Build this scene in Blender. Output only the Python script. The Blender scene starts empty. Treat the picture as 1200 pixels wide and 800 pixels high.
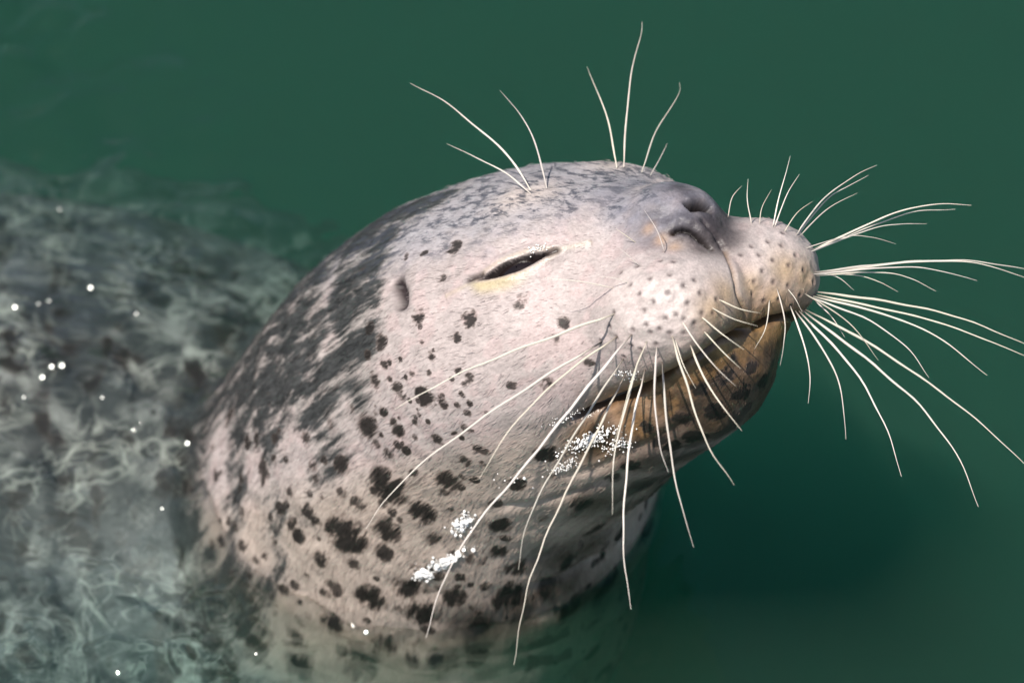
import bpy, math, random
import numpy as np

# ------------------------------------------------------------------ camera, sky, sun, exposure
S = 1.0 / 2750.0            # metres per working unit (2750 units to the metre)
DIST = 3.0                  # camera to subject, metres
D = DIST / S
PITCH = math.radians(47.0)  # camera looks down at the water
CP, SP = math.cos(PITCH), math.sin(PITCH)
WATER = -532.0              # water level in working units, measured along world up

def to_world(P):
    """working units (x right, y up, w towards the camera; all rigid axes) -> world metres, water level z = 0"""
    P = np.asarray(P, dtype=np.float64)
    x, y, w = P[..., 0], P[..., 1], P[..., 2]
    return np.stack([x * S, (y * SP - w * CP) * S, (y * CP + w * SP - WATER) * S], -1)

scene = bpy.context.scene
cam_data = bpy.data.cameras.new('camera')
cam = bpy.data.objects.new('camera', cam_data)
scene.collection.objects.link(cam)
scene.camera = cam
cam.location = to_world([0, 0, D])
cam.rotation_euler = (math.pi / 2 - PITCH, 0, 0)
cam_data.sensor_width = 36
cam_data.lens = 36 * D / 1200.0
cam_data.clip_start = 0.05
cam_data.clip_end = 500
cam_data.dof.use_dof = True
cam_data.dof.focus_distance = DIST + 45 * S
cam_data.dof.aperture_fstop = 7.5

SUN_CAM = np.array([-0.32, 0.42, 0.85])
sw = to_world(SUN_CAM) - to_world([0, 0, 0])
sw = sw / np.linalg.norm(sw)
SUN_EL = math.asin(sw[2]); SUN_AZ = math.atan2(sw[0], sw[1])
world = bpy.data.worlds.new('World'); scene.world = world
world.use_nodes = True
wn = world.node_tree
sky = wn.nodes.new('ShaderNodeTexSky'); sky.sky_type = 'NISHITA'; sky.sun_disc = False
sky.sun_elevation = SUN_EL; sky.sun_rotation = SUN_AZ
bg = wn.nodes['Background']; bg.inputs['Strength'].default_value = 0.08
wn.links.new(sky.outputs[0], bg.inputs['Color'])
sun_data = bpy.data.lights.new('sun', 'SUN'); sun_data.energy = 5.0
sun_data.angle = math.radians(0.53); sun_data.color = (1.0, 0.94, 0.86)
sun = bpy.data.objects.new('sun', sun_data); scene.collection.objects.link(sun)
from mathutils import Vector
sun.rotation_euler = Vector(sw).to_track_quat('Z', 'Y').to_euler()
sun.location = (0, 0, 5)
scene.view_settings.view_transform = 'Standard'
scene.view_settings.look = 'None'
scene.view_settings.exposure = 0.15
scene.view_settings.gamma = 1.0
scene.view_settings.use_curve_mapping = False
scene.render.engine = 'CYCLES'
cy = scene.cycles
cy.use_denoising = True
try: cy.denoiser = 'OPENIMAGEDENOISE'
except Exception: pass
cy.max_bounces = 10; cy.transparent_max_bounces = 12; cy.volume_bounces = 2
cy.transmission_bounces = 8; cy.glossy_bounces = 4; cy.diffuse_bounces = 3
cy.sample_clamp_indirect = 4.0

rng = np.random.default_rng(7)

# ------------------------------------------------------------------ helpers
def unproj(px, py, w):
    """point seen at photograph position (px, py) at the depth w"""
    k = (D - w) / D
    return np.array([(px - 600.0) * k, (400.0 - py) * k, w])

def smin(a, b, k):
    h = np.clip(0.5 + 0.5 * (b - a) / k, 0, 1)
    return b + (a - b) * h - k * h * (1 - h)

def ellipsoid(P, c, r):
    c = np.asarray(c, np.float32); r = np.asarray(r, np.float32)
    q = P - c
    k0 = np.sqrt((((q / r)) ** 2).sum(-1)) + 1e-6
    k1 = np.sqrt((((q / (r * r))) ** 2).sum(-1)) + 1e-9
    return k0 * (k0 - 1.0) / k1

def capsule(P, a, b, ra, rb):
    a = np.asarray(a, np.float32); b = np.asarray(b, np.float32)
    ab = b - a
    t = np.clip(((P - a) @ ab) / float(ab @ ab), 0, 1)
    d = np.sqrt((((P - a) - t[..., None] * ab) ** 2).sum(-1))
    return d - (ra + (rb - ra) * t)

def polyline_dist(P, pts, radii=None):
    """distance to a polyline and the running parameter 0..1 of the closest point"""
    pts = np.asarray(pts, np.float32)
    seg = np.linalg.norm(np.diff(pts, axis=0), axis=1); L = np.concatenate([[0], np.cumsum(seg)]); L /= L[-1]
    best = np.full(len(P), 1e9, np.float32); par = np.zeros(len(P), np.float32)
    for i in range(len(pts) - 1):
        a, b = pts[i], pts[i + 1]; ab = b - a
        t = np.clip(((P - a) @ ab) / float(ab @ ab), 0, 1)
        d = np.sqrt((((P - a) - t[:, None] * ab) ** 2).sum(-1))
        m = d < best
        best = np.where(m, d, best); par = np.where(m, L[i] + (L[i + 1] - L[i]) * t, par)
    return best, par

def smooth(e0, e1, x):
    t = np.clip((x - e0) / (e1 - e0), 0, 1)
    return t * t * (3 - 2 * t)

def vnoise(P, seed=0):
    P = np.asarray(P, np.float32)
    i = np.floor(P).astype(np.int64); f = (P - i).astype(np.float32); f = f * f * (3 - 2 * f)
    def h(dx, dy, dz):
        n = (i[:, 0] + dx) * 374761393 + (i[:, 1] + dy) * 668265263 + (i[:, 2] + dz) * 2147483647 + seed * 1274126177
        n = (n ^ (n >> 13)) * 1274126177 & 0x7fffffff
        n = n ^ (n >> 16)
        return ((n & 0xffff) / 65535.0).astype(np.float32)
    fx, fy, fz = f[:, 0], f[:, 1], f[:, 2]
    def lx(dy, dz): return h(0, dy, dz) * (1 - fx) + h(1, dy, dz) * fx
    return (lx(0, 0) * (1 - fy) + lx(1, 0) * fy) * (1 - fz) + (lx(0, 1) * (1 - fy) + lx(1, 1) * fy) * fz

ROT = np.array([[.8, -.48, .36], [.6, .64, -.48], [0, .6, .8]], np.float32)
def fbm(P, octaves=3, seed=0):
    t = 0; a = 0.5; n = 0
    for o in range(octaves):
        P = P @ ROT
        t = t + a * vnoise(P * (2.03 ** o) + 17.3 * o, seed + o); n += a; a *= 0.5
    return t / n

# ------------------------------------------------------------------ the seal's shape
# head frame: a forwards from the nose tip, b sideways, c towards the crown
HEAD_O = unproj(846, 276, 0)
fwd = np.array([.62, .15, .77]); lat = np.array([.74, .28, -.61])
fwd /= np.linalg.norm(fwd); lat -= fwd * (lat @ fwd); lat /= np.linalg.norm(lat)
top = np.cross(fwd, lat)
HM = np.stack([fwd, -lat, top], 1).astype(np.float32)   # columns: a, b (near side positive), c

def to_head(P): return (P - HEAD_O.astype(np.float32)) @ HM
def from_head(q): return np.asarray(q) @ HM.T + HEAD_O

HEAD_PRIMS = True
def sdf_base(P):
    P = np.asarray(P, np.float32)
    q = to_head(P)
    q = np.stack([q[..., 0], np.abs(q[..., 1]), q[..., 2]], -1)
    d = ellipsoid(q, (-350, 0, -28), (205, 186, 134))                  # skull
    d = smin(d, ellipsoid(q, (-275, 95, -62), (140, 100, 108)), 90)    # cheek
    d = smin(d, capsule(q, (-235, 0, 0), (-92, 0, 20), 102, 60), 60)   # bridge
    d = smin(d, ellipsoid(q, (-230, 72, 34), (70, 46, 42)), 60)        # brow
    muz = ellipsoid(q, (-42, 61, -66), (72, 69, 65))                   # whisker pad
    muz = smin(muz, ellipsoid(q, (-122, 64, -70), (100, 76, 76)), 70)
    muz = smin(muz, ellipsoid(q, (-48, 0, -66), (60, 66, 56)), 36)
    d = smin(d, muz, 38)
    d = smin(d, ellipsoid(q, (-60, 0, 18), (46, 40, 44)), 30)          # nose
    jaw = capsule(q, (-300, 0, -116), (-92, 0, -143), 130, 66)
    jaw = smin(jaw, ellipsoid(q, (-76, 0, -129), (60, 80, 56)), 50)    # chin
    jaw = smin(jaw, ellipsoid(q, (-165, 0, -172), (100, 82, 66)), 50)
    d = smin(d, jaw, 24)
    T3 = np.stack([P[..., 0], P[..., 1] * SP - P[..., 2] * CP, P[..., 1] * CP + P[..., 2] * SP], -1)
    trunk_d = ellipsoid(T3, (-850, 470, WATER - 36 - 300), (880, 560, 300))       # broad floating trunk
    d = smin(d, smin(tube(P), trunk_d, 120), 150)                                          # neck and trunk
    return d

def U(px, py, w): return unproj(px, py, w)
n_ = [(U(615, 425, -330), 196), (U(540, 480, -470), 250), (U(500, 578, -635), 288), (U(425, 690, -815), 310),
      (U(150, 660, -935), 268), (U(-250, 650, -950), 285), (U(-900, 650, -960), 250)]
SPINE = np.array([np.append(c, r) for c, r in n_])
def spline(K, per=5):
    """Catmull-Rom through the rows of K"""
    K = np.asarray(K, float)
    Q = np.concatenate([[2 * K[0] - K[1]], K, [2 * K[-1] - K[-2]]]); out = []
    for i in range(1, len(Q) - 2):
        for t in np.arange(per) / per:
            a, b, c, e = Q[i - 1], Q[i], Q[i + 1], Q[i + 2]
            out.append(.5 * (2 * b + (c - a) * t + (2 * a - 5 * b + 4 * c - e) * t * t + (3 * b - a - 3 * c + e) * t ** 3))
    out.append(K[-1])
    return np.array(out)
SPINE = spline(SPINE, 4)
def tube(P):
    d = None
    for i in range(len(SPINE) - 1):
        c = capsule(P, SPINE[i, :3], SPINE[i + 1, :3], SPINE[i, 3], SPINE[i + 1, 3])
        d = c if d is None else np.minimum(d, c)
    return d

def hit_many(pts, f=None):
    """first points of the seal's surface seen at photograph positions (nan where there is none)"""
    f = f or sdf_base
    pts = np.asarray(pts, float)
    o = np.array([0, 0, D]); T = np.stack([pts[:, 0] - 600.0, 400.0 - pts[:, 1], np.full(len(pts), -D)], 1); T /= np.linalg.norm(T, axis=1, keepdims=True)
    s = np.full(len(pts), D - 250.0); act = np.arange(len(pts))
    for _ in range(90):
        d = f((o + T[act] * s[act, None]).astype(np.float32)); s[act] += d * .85
        act = act[(np.abs(d) > .12) & (s[act] < D + 1800)]
        if not len(act): break
    P = o + T * s[:, None]
    P[s >= D + 1700] = np.nan
    return P
def hit(px, py):
    p = hit_many([(px, py)])[0]
    return None if np.isnan(p[0]) else p
def hits(pts):
    P = hit_many(pts)
    return P[~np.isnan(P[:, 0])]

def mirror(pts):
    q = to_head(np.asarray(pts, np.float32)); q[:, 1] *= -1
    return from_head(q)

def grad(p, f=sdf_base, e=1.5):
    p = np.asarray(p, np.float32)
    g = np.stack([f(p + np.array(o, np.float32) * e) - f(p - np.array(o, np.float32) * e) for o in ((1, 0, 0), (0, 1, 0), (0, 0, 1))], -1)
    return g / np.linalg.norm(g, axis=-1, keepdims=True)

# landmarks on the surface
MOUTH = spline(hits([(664, 496), (698, 483), (740, 465), (780, 447), (815, 426), (846, 404), (872, 390), (888, 384)]), 4)
EYE = hit(604, 311)
eye_n = grad(EYE[None])[0]
e1 = hit(640, 298) - hit(568, 322); e1 /= np.linalg.norm(e1)
e2 = np.cross(eye_n, e1); e2 /= np.linalg.norm(e2)
if e2[1] < 0: e2 = -e2
EAR = spline(hits([(463, 327), (470, 345), (470, 366)]), 4)
NOSTRIL = spline(hits([(783, 275), (795, 270), (806, 271), (818, 279), (828, 287), (837, 294)]), 4)
NOSTRIL_FAR = spline(hits([(803, 241), (815, 239), (827, 240), (838, 245)]), 4)
SEPTUM = spline(hits([(818, 257), (830, 267), (842, 282), (850, 297)]), 4)
PHILTRUM = spline(hits([(849, 290), (855, 308), (861, 328), (866, 350), (876, 376)]), 4)
PUFF = hits([(770, 352), (795, 372), (750, 380)]).astype(np.float32)
LID_FOLD = spline(hits([(566, 308), (590, 294), (615, 284), (640, 281)]), 3)
NOSE_PTS = hits([(790, 215), (815, 225), (835, 250), (842, 275), (820, 270), (800, 262), (830, 285)])
NOSE_FOLD = spline(hits([(735, 264), (768, 254), (800, 245)]), 4)
CANTHUS_OUT = hits([(545, 329), (556, 325), (570, 321)])
CANTHUS_IN = hits([(636, 299), (648, 295), (659, 292)])
UNDER_EYE = [hits(l) for l in ([(575, 343), (605, 338), (630, 328), (655, 322)], [(560, 352), (600, 352), (630, 342)])]
THROAT_FOLDS = [spline(hits(l), 3) for l in ([(560, 600), (620, 590), (690, 572), (750, 545)], [(610, 655), (670, 640), (730, 606), (770, 572)],
                [(600, 690), (660, 672), (715, 640)], [(640, 560), (700, 548), (770, 515), (830, 480)])]
DIMPLES = hits([(748, 313), (763, 330), (783, 344), (806, 355), (819, 345), (785, 325), (743, 336), (768, 354), (792, 368), (775, 306),
                (725, 366), (706, 399), (725, 393), (745, 385), (760, 380), (775, 384), (786, 388), (733, 416), (752, 408), (770, 400), (800, 372), (820, 366), (812, 330), (838, 350),
                (900, 285), (915, 290), (930, 300), (905, 305), (922, 312), (938, 318), (948, 330), (905, 330), (922, 335), (936, 345), (945, 358), (912, 350), (926, 358), (890, 300), (880, 345), (895, 352), (893, 318),
                (730, 322), (752, 345), (800, 336), (757, 364), (780, 372), (800, 388), (765, 388), (742, 402), (718, 382), (812, 378), (832, 366), (790, 308), (880, 290), (916, 276), (868, 300), (884, 330)])

def two_sided(P, fn):
    """evaluate a field on both halves of the head"""
    m = P.copy(); q = to_head(m); near = q[:, 1] >= 0
    q[:, 1] = np.abs(q[:, 1]); m = from_head(q).astype(np.float32)
    return fn(m)

def local(P, pts, margin):
    lo = pts.min(0) - margin; hi = pts.max(0) + margin
    return np.nonzero(np.all((P > lo) & (P < hi), axis=1))[0]

def line_field(P, pts, width, taper=.12):
    out = np.zeros(len(P), np.float32)
    i = local(P, pts, width * 3.2)
    if len(i):
        d, t = polyline_dist(P[i], pts)
        env = 1.0 if taper == 0 else smooth(-.001, taper, t) * smooth(1.001, 1 - taper, t)
        out[i] = np.exp(-(d / width) ** 2) * env
    return out

def eye_fields(P):
    """opening mask and rim mask of the eyelids"""
    op = np.zeros(len(P), np.float32); rim = np.zeros(len(P), np.float32); yel = np.zeros(len(P), np.float32); dk = np.zeros(len(P), np.float32)
    i = np.nonzero(((P - EYE) ** 2).sum(1) < 95 ** 2)[0]
    q = P[i] - EYE
    u = q @ e1; v = q @ e2
    k = np.clip(1 - (u / 42.0) ** 2, -1, 1)
    up = 6.3 * k + .5 + .05 * u; lo = -7.0 * k + .05 * u
    ins = np.minimum(up - v, v - lo)
    op[i] = smooth(-1.5, 3.0, ins); dk[i] = smooth(-3.6, -.6, ins)
    rim[i] = np.exp(-((ins + 6) / 7.0) ** 2)
    yel[i] = np.exp(-((ins + 11) / 8.0) ** 2) * smooth(4, -8, v) * smooth(25, -20, u) * smooth(-66, -48, u) + .4 * np.exp(-((ins + 6) / 3.5) ** 2)
    lid = np.zeros(len(P), np.float32); lid[i] = smooth(-12, -7, ins - 3.0 * (u > 20))
    return op, rim, yel, dk, lid

def displacement(P):
    """relief along the surface normal"""
    d = np.zeros(len(P), np.float32)
    h = to_head(P)
    face = smooth(-520, -380, h[:, 0])
    d += (fbm(P / 46.0, 2, 3) - .5) * 7.0
    d += (fbm(P / 15.0, 2, 5) - .5) * 1.0
    m2 = lambda fn: two_sided(P, fn)
    d -= 14.0 * m2(lambda p: line_field(p, MOUTH, 5.0, .08)) + 5.0 * m2(lambda p: line_field(p, MOUTH, 20, .1))
    op, rim, _, _, _ = m2(lambda p: np.stack(eye_fields(p), 0))
    d += -15.0 * op + 2.2 * rim
    d -= 5.0 * m2(lambda p: line_field(p, CANTHUS_OUT, 4, .3) + line_field(p, CANTHUS_IN, 4, .3))
    for l in UNDER_EYE: d -= 2.2 * m2(lambda p: line_field(p, l, 4.5, .3))
    d -= 12.0 * m2(lambda p: line_field(p, EAR, 9.0, .2))
    puff = m2(lambda p: np.exp(-np.min(np.stack([((p - c) ** 2).sum(1) for c in PUFF], 0), 0) / 46.0 ** 2))
    d += puff * (7.0 + (fbm(P / 12.0, 2, 6) - .5) * 5.0)
    d -= 2.6 * m2(lambda p: line_field(p, LID_FOLD, 4.0, .25))
    d -= 10.0 * line_field(P, NOSTRIL, 2.5, .12) - 6.0 * line_field(P, NOSTRIL + np.array([6, 13, 0]), 10, .2)
    d -= 24.0 * line_field(P, NOSTRIL_FAR, 5.5, .06) - 5.0 * line_field(P, NOSTRIL_FAR + np.array([0, 14, 0]), 9, .2)
    d -= 5.0 * line_field(P, SEPTUM, 3.2, .15)
    d -= 4.0 * line_field(P, PHILTRUM, 3.6, .1)
    d -= 4.0 * line_field(P, NOSE_FOLD, 8.0, .25)
    for l in THROAT_FOLDS: d -= 4.5 * line_field(P, l, 8.0, .25)
    for c in DIMPLES:
        i = np.nonzero(((P - c) ** 2).sum(1) < 18 ** 2)[0]
        r2 = ((P[i] - c) ** 2).sum(1)
        d[i] += 2.6 * np.exp(-r2 / 49.0) - 3.4 * np.exp(-r2 / 7.0)
    nz_ = np.exp(-np.min(np.stack([((P - c) ** 2).sum(1) for c in NOSE_PTS.astype(np.float32)], 0), 0) / 26.0 ** 2)
    i = np.nonzero(nz_ > .05)[0]
    d[i] += nz_[i] * (fbm(P[i] / 4.5, 2, 8) - .5) * 2.2
    return d

def surface_nets(xs, ys, zs, f):
    nx, ny, nz = len(xs), len(ys), len(zs)
    V = np.empty((nx, ny, nz), np.float32)
    B = 8
    for i0 in range(0, nx, B):
        i1 = min(i0 + B, nx)
        for j0 in range(0, ny, B * 4):
            j1 = min(j0 + B * 4, ny)
            k = np.arange(0, nz, B)
            cx = .5 * (xs[i0] + xs[i1 - 1])
            jj = np.arange(j0, j1, B)
            cy_ = np.array([.5 * (ys[j] + ys[min(j + B, ny) - 1]) for j in jj])
            cz = np.array([.5 * (zs[a] + zs[min(a + B, nz) - 1]) for a in k])
            G = np.stack(np.meshgrid([cx], cy_, cz, indexing='ij'), -1).reshape(-1, 3)
            dv = f(G).reshape(len(jj), len(k))
            for a, j in enumerate(jj):
                je = min(j + B, ny)
                for b, kk in enumerate(k):
                    ke = min(kk + B, nz)
                    rad = .5 * math.sqrt((xs[i1 - 1] - xs[i0]) ** 2 + (ys[je - 1] - ys[j]) ** 2 + (zs[ke - 1] - zs[kk]) ** 2) * 1.6 + 10
                    if abs(dv[a, b]) > rad:
                        V[i0:i1, j:je, kk:ke] = dv[a, b]
                    else:
                        g = np.stack(np.meshgrid(xs[i0:i1], ys[j:je], zs[kk:ke], indexing='ij'), -1).reshape(-1, 3)
                        V[i0:i1, j:je, kk:ke] = f(g).reshape(i1 - i0, je - j, ke - kk)
    ins = V < 0
    c = np.zeros((nx - 1, ny - 1, nz - 1), np.int8)
    for dx in (0, 1):
        for dy in (0, 1):
            for dz in (0, 1):
                c += ins[dx:nx - 1 + dx, dy:ny - 1 + dy, dz:nz - 1 + dz]
    I, J, K = np.nonzero((c > 0) & (c < 8))
    idx = np.full(c.shape, -1, np.int32); idx[I, J, K] = np.arange(len(I))
    acc = np.zeros((len(I), 3), np.float32); cnt = np.zeros(len(I), np.float32)
    corners = [(a, b, e) for a in (0, 1) for b in (0, 1) for e in (0, 1)]
    pos = lambda o: np.stack([xs[I + o[0]], ys[J + o[1]], zs[K + o[2]]], 1)
    for o1 in corners:
        for o2 in corners:
            if sum(o2) - sum(o1) == 1 and all(u >= v for u, v in zip(o2, o1)):
                v1 = V[I + o1[0], J + o1[1], K + o1[2]]; v2 = V[I + o2[0], J + o2[1], K + o2[2]]
                m = (v1 < 0) != (v2 < 0)
                t = np.where(m, v1 / np.where(m, v1 - v2, 1), 0)[:, None]
                acc += np.where(m[:, None], pos(o1) * (1 - t) + pos(o2) * t, 0); cnt += m
    verts = acc / cnt[:, None]
    faces = []
    for ax in range(3):
        sl1 = [slice(None)] * 3; sl2 = [slice(None)] * 3
        sl1[ax] = slice(0, -1); sl2[ax] = slice(1, None)
        a = ins[tuple(sl1)]; b = ins[tuple(sl2)]
        u, v = [(1, 2), (2, 0), (0, 1)][ax]
        E = np.stack(np.nonzero(a != b), 1)
        lim = np.array(c.shape)
        ok = (E[:, u] > 0) & (E[:, v] > 0) & (E[:, u] < lim[u]) & (E[:, v] < lim[v]) & (E[:, ax] < lim[ax])
        E = E[ok]; flip = b[E[:, 0], E[:, 1], E[:, 2]]
        du = np.zeros(3, int); du[u] = 1; dv_ = np.zeros(3, int); dv_[v] = 1
        g = lambda e: idx[e[:, 0], e[:, 1], e[:, 2]]
        q = np.stack([g(E - du - dv_), g(E - dv_), g(E), g(E - du)], 1)
        q[flip] = q[flip][:, ::-1]
        faces.append(q)
    return verts, np.concatenate(faces)

def project(V, f, it=2, e=1.0, rng_clip=6.0):
    for _ in range(it):
        out = np.empty_like(V)
        for s in range(0, len(V), 200000):
            p = V[s:s + 200000]
            d = f(p)
            g = np.stack([f(p + np.array(o, np.float32) * e) - f(p - np.array(o, np.float32) * e) for o in ((1, 0, 0), (0, 1, 0), (0, 0, 1))], 1) / (2 * e)
            g2 = (g * g).sum(1)
            out[s:s + 200000] = p - g * np.clip(d / np.maximum(g2, .15), -rng_clip, rng_clip)[:, None]
        V = out
    return V

def subdivide(V, F):
    E = np.sort(np.stack([F, np.roll(F, -1, 1)], -1).reshape(-1, 2), 1)
    key = E[:, 0].astype(np.int64) * len(V) + E[:, 1]
    uk, inv = np.unique(key, return_inverse=True)
    e0, e1 = uk // len(V), uk % len(V)
    n = len(V)
    V2 = np.concatenate([V, .5 * (V[e0] + V[e1]), V[F].mean(1)])
    em = inv.reshape(-1, 4) + n
    fc = np.arange(len(F)) + n + len(uk)
    Q = np.stack([np.stack([F[:, i], em[:, i], fc, em[:, (i + 3) % 4]], 1) for i in range(4)], 1).reshape(-1, 4)
    return V2, Q

def axis(segments):
    """spacing list [(start, stop, step0, step1)] -> coordinates"""
    out = [segments[0][0]]
    for a, b, s0, s1 in segments:
        x = a
        while x < b - 1e-6:
            x += s0 + (s1 - s0) * (x - a) / (b - a)
            out.append(x)
    return np.array(out, np.float32)

def mesh_object(name, verts, faces, mat=None, parent=None, smooth_shade=True, world_space=False):
    me = bpy.data.meshes.new(name)
    Wv = verts if world_space else to_world(verts)
    faces = np.asarray(faces, np.int32); k = faces.shape[1]
    me.vertices.add(len(Wv)); me.vertices.foreach_set('co', np.asarray(Wv, np.float32).ravel())
    me.loops.add(faces.size); me.loops.foreach_set('vertex_index', faces.ravel())
    me.polygons.add(len(faces)); me.polygons.foreach_set('loop_start', np.arange(0, faces.size, k, dtype=np.int32))
    me.polygons.foreach_set('loop_total', np.full(len(faces), k, np.int32))
    me.update(calc_edges=True); me.validate()
    if smooth_shade: me.polygons.foreach_set('use_smooth', np.ones(len(me.polygons), bool))
    ob = bpy.data.objects.new(name, me); scene.collection.objects.link(ob)
    if mat: me.materials.append(mat)
    if parent is not None:
        ob.parent = parent; ob.matrix_parent_inverse = parent.matrix_world.inverted()
    return ob

V0 = 4.3
xs = axis([(-1900, -420, 26, V0), (-420, 400, V0, V0)])
ys = axis([(-1100, -420, 18, V0), (-420, 260, V0, V0)])
zs = axis([(-1900, -640, 22, V0), (-640, 130, V0, V0)])
SV, SF = surface_nets(xs, ys, zs, sdf_base)
SV = project(SV, sdf_base, 1)
SV, SF = subdivide(SV, SF)

def neighbours(F):
    E = np.unique(np.sort(np.stack([F, np.roll(F, -1, 1)], -1).reshape(-1, 2), 1), axis=0)
    return E
def relax(V, E, n, lam=.5, mu=-.52):
    deg = np.bincount(E.ravel(), minlength=len(V)).astype(np.float32)[:, None]
    for k in range(n):
        acc = np.zeros_like(V)
        for c in range(3):
            acc[:, c] = np.bincount(E[:, 0], V[E[:, 1], c], len(V)) + np.bincount(E[:, 1], V[E[:, 0], c], len(V))
        V = V + (lam if k % 2 == 0 else mu) * (acc / deg - V)
    return V
def normals(V, F):
    n = np.cross(V[F[:, 2]] - V[F[:, 0]], V[F[:, 3]] - V[F[:, 1]])
    N = np.zeros_like(V)
    for k in range(4):
        for c in range(3): N[:, c] += np.bincount(F[:, k], n[:, c], len(V))
    return N / np.maximum(np.linalg.norm(N, axis=1, keepdims=True), 1e-9)

SE = neighbours(SF)
SV = relax(SV, SE, 24, .6, -.35).astype(np.float32)
SN = normals(SV, SF).astype(np.float32)
# settle the landmarks on the finished surface
from mathutils.kdtree import KDTree
hi = np.nonzero(SV[:, 2] > -420)[0]
kd = KDTree(len(hi))
for n_i, v_i in enumerate(hi): kd.insert(SV[v_i], n_i)
kd.balance()
def settle(pts): return np.array([np.array(kd.find(p)[0]) for p in pts])
MOUTH, EAR, NOSTRIL, NOSTRIL_FAR, SEPTUM, PHILTRUM, NOSE_FOLD, CANTHUS_OUT, CANTHUS_IN, DIMPLES = [settle(x) for x in (MOUTH, EAR, NOSTRIL, NOSTRIL_FAR, SEPTUM, PHILTRUM, NOSE_FOLD, CANTHUS_OUT, CANTHUS_IN, DIMPLES)]
UNDER_EYE = [settle(x) for x in UNDER_EYE]; THROAT_FOLDS = [settle(x) for x in THROAT_FOLDS]
EYE = settle([EYE])[0]
PB = SV.copy()                      # before relief: the place colours and markings refer to
SV = SV + SN * displacement(PB)[:, None]
SV = SV.astype(np.float32)
print('seal', len(SV), len(SF))


# ------------------------------------------------------------------ coat: colours and markings of the fur
LINE = spline(np.array([HEAD_O, from_head((-110, 0, -30)), from_head((-230, 0, -45)), from_head((-340, 0, -60))] +
                       [n_[i][0] for i in range(1, len(n_))]), 8)
ARC = np.concatenate([[0], np.cumsum(np.linalg.norm(np.diff(LINE, axis=0), axis=1))])
def flow_coords(P):
    """coordinates that run along the lie of the fur: slow lengthwise, fast across"""
    out = np.empty_like(P); so = np.empty(len(P), np.float32)
    L = LINE.astype(np.float32); A = ARC.astype(np.float32)
    for k in range(0, len(P), 60000):
        p = P[k:k + 60000]
        d2 = (p * p).sum(1)[:, None] - 2 * p @ L.T + (L * L).sum(1)[None]
        w = np.exp(-(d2 - d2.min(1, keepdims=True)) / (2 * 90.0 ** 2)); w /= w.sum(1, keepdims=True)
        c = w @ L; sv = w @ A
        X = p - c
        out[k:k + 60000] = X + np.array([-.5, -.4, -.77], np.float32) * sv[:, None] * .20
        so[k:k + 60000] = sv
    return out, so

FLOW, ARCL = flow_coords(PB)
HQ = to_head(PB)
def near_pts(P, pts, r, sym=True):
    """soft weight round a set of places on the coat"""
    pts = np.asarray(pts)
    fn = lambda p: np.exp(-np.min(np.stack([((p - c.astype(np.float32)) ** 2).sum(1) for c in pts], 0), 0) / (r * r))
    return two_sided(P, fn) if sym else fn(P)
def mix(c, target, w):
    return c + (np.array(target, np.float32) - c) * np.clip(w, 0, 1)[:, None]

n_big = fbm(PB / 60.0, 2, 11); n_mid = fbm(PB / 20.0, 2, 12); streak = fbm(FLOW / 9.0, 2, 13); streak2 = fbm(FLOW / 13.0, 3, 14)

col = np.tile(np.array([.55, .475, .45], np.float32), (len(PB), 1))
col *= (0.74 + .38 * n_big)[:, None]
col = mix(col, (.56, .44, .42), .6 * smooth(.45, .62, n_mid))                 # pinkish cast
# crown: greyer, with dark flecks lying along the fur
BRIDGE = hits([(700, 205), (735, 215), (760, 225), (725, 240), (770, 212), (680, 200), (700, 225)])
crown = smooth(52, 100, HQ[:, 2] + (n_mid - .5) * 40) * smooth(-60, -110, HQ[:, 0])
crown = np.maximum(crown, near_pts(PB, BRIDGE, 26))
col = mix(col, (.36, .36, .385), .75 * crown)
BROW = hits([(628, 226), (606, 232)]); col = mix(col, (.60, .52, .47), .9 * near_pts(PB, BROW, 34))
# nose
NOSE = hits([(790, 215), (815, 225), (835, 250), (842, 275), (820, 270), (800, 262), (770, 262), (830, 285)])
wn_ = near_pts(PB, NOSE, 29)
col = mix(col, (.042, .033, .036), 1.3 * wn_ * (.85 + .3 * n_mid))
SNOUT_TOP = hits([(760, 235), (735, 215), (770, 215), (730, 245), (745, 255), (720, 225), (760, 262), (790, 240)]); col = mix(col, (.24, .235, .27), .8 * near_pts(PB, SNOUT_TOP, 30) * (.5 + streak))
# throat and lower neck: cream
low = smooth(-120, -190, HQ[:, 2]) * smooth(-120, -260, HQ[:, 0])
col = mix(col, (.50, .41, .335), .8 * low)
# whisker pads: pale; lips and chin: tan and brown
PAD = hits([(770, 350), (800, 340), (790, 380), (750, 380), (735, 345), (820, 320), (845, 320)])
col = mix(col, (.64, .56, .52), .75 * near_pts(PB, PAD, 38))
TAN = hits([(850, 345), (835, 365), (880, 340), (890, 365), (868, 365), (905, 345)])
col = mix(col, (.54, .375, .20), .7 * near_pts(PB, TAN, 24))
BRISTLE = hits([(945, 318), (950, 335), (944, 352), (930, 362), (915, 370), (895, 372), (935, 300)])
col = mix(col, (.26, .195, .15), .6 * near_pts(PB, BRISTLE, 18) * smooth(.3, .6, streak))
h_mouth, t_mouth = two_sided(PB, lambda p: np.stack(polyline_dist(p, MOUTH), 0))
lip = np.exp(-(h_mouth / 32.0) ** 2)
col = mix(col, (.34, .185, .075), .85 * lip * smooth(.02, .2, t_mouth))
CHIN = hits([(840, 430), (870, 415), (890, 430), (860, 455), (820, 455), (790, 480), (750, 500), (830, 490), (700, 515), (900, 405)])
wc = near_pts(PB, CHIN, 40)
col = mix(col, (.27, .15, .062), 1.1 * wc)
mott = smooth(.43, .56, .6 * fbm(FLOW / 21.0, 3, 41) + .4 * fbm(PB / 12.0, 2, 43)) * wc
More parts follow.
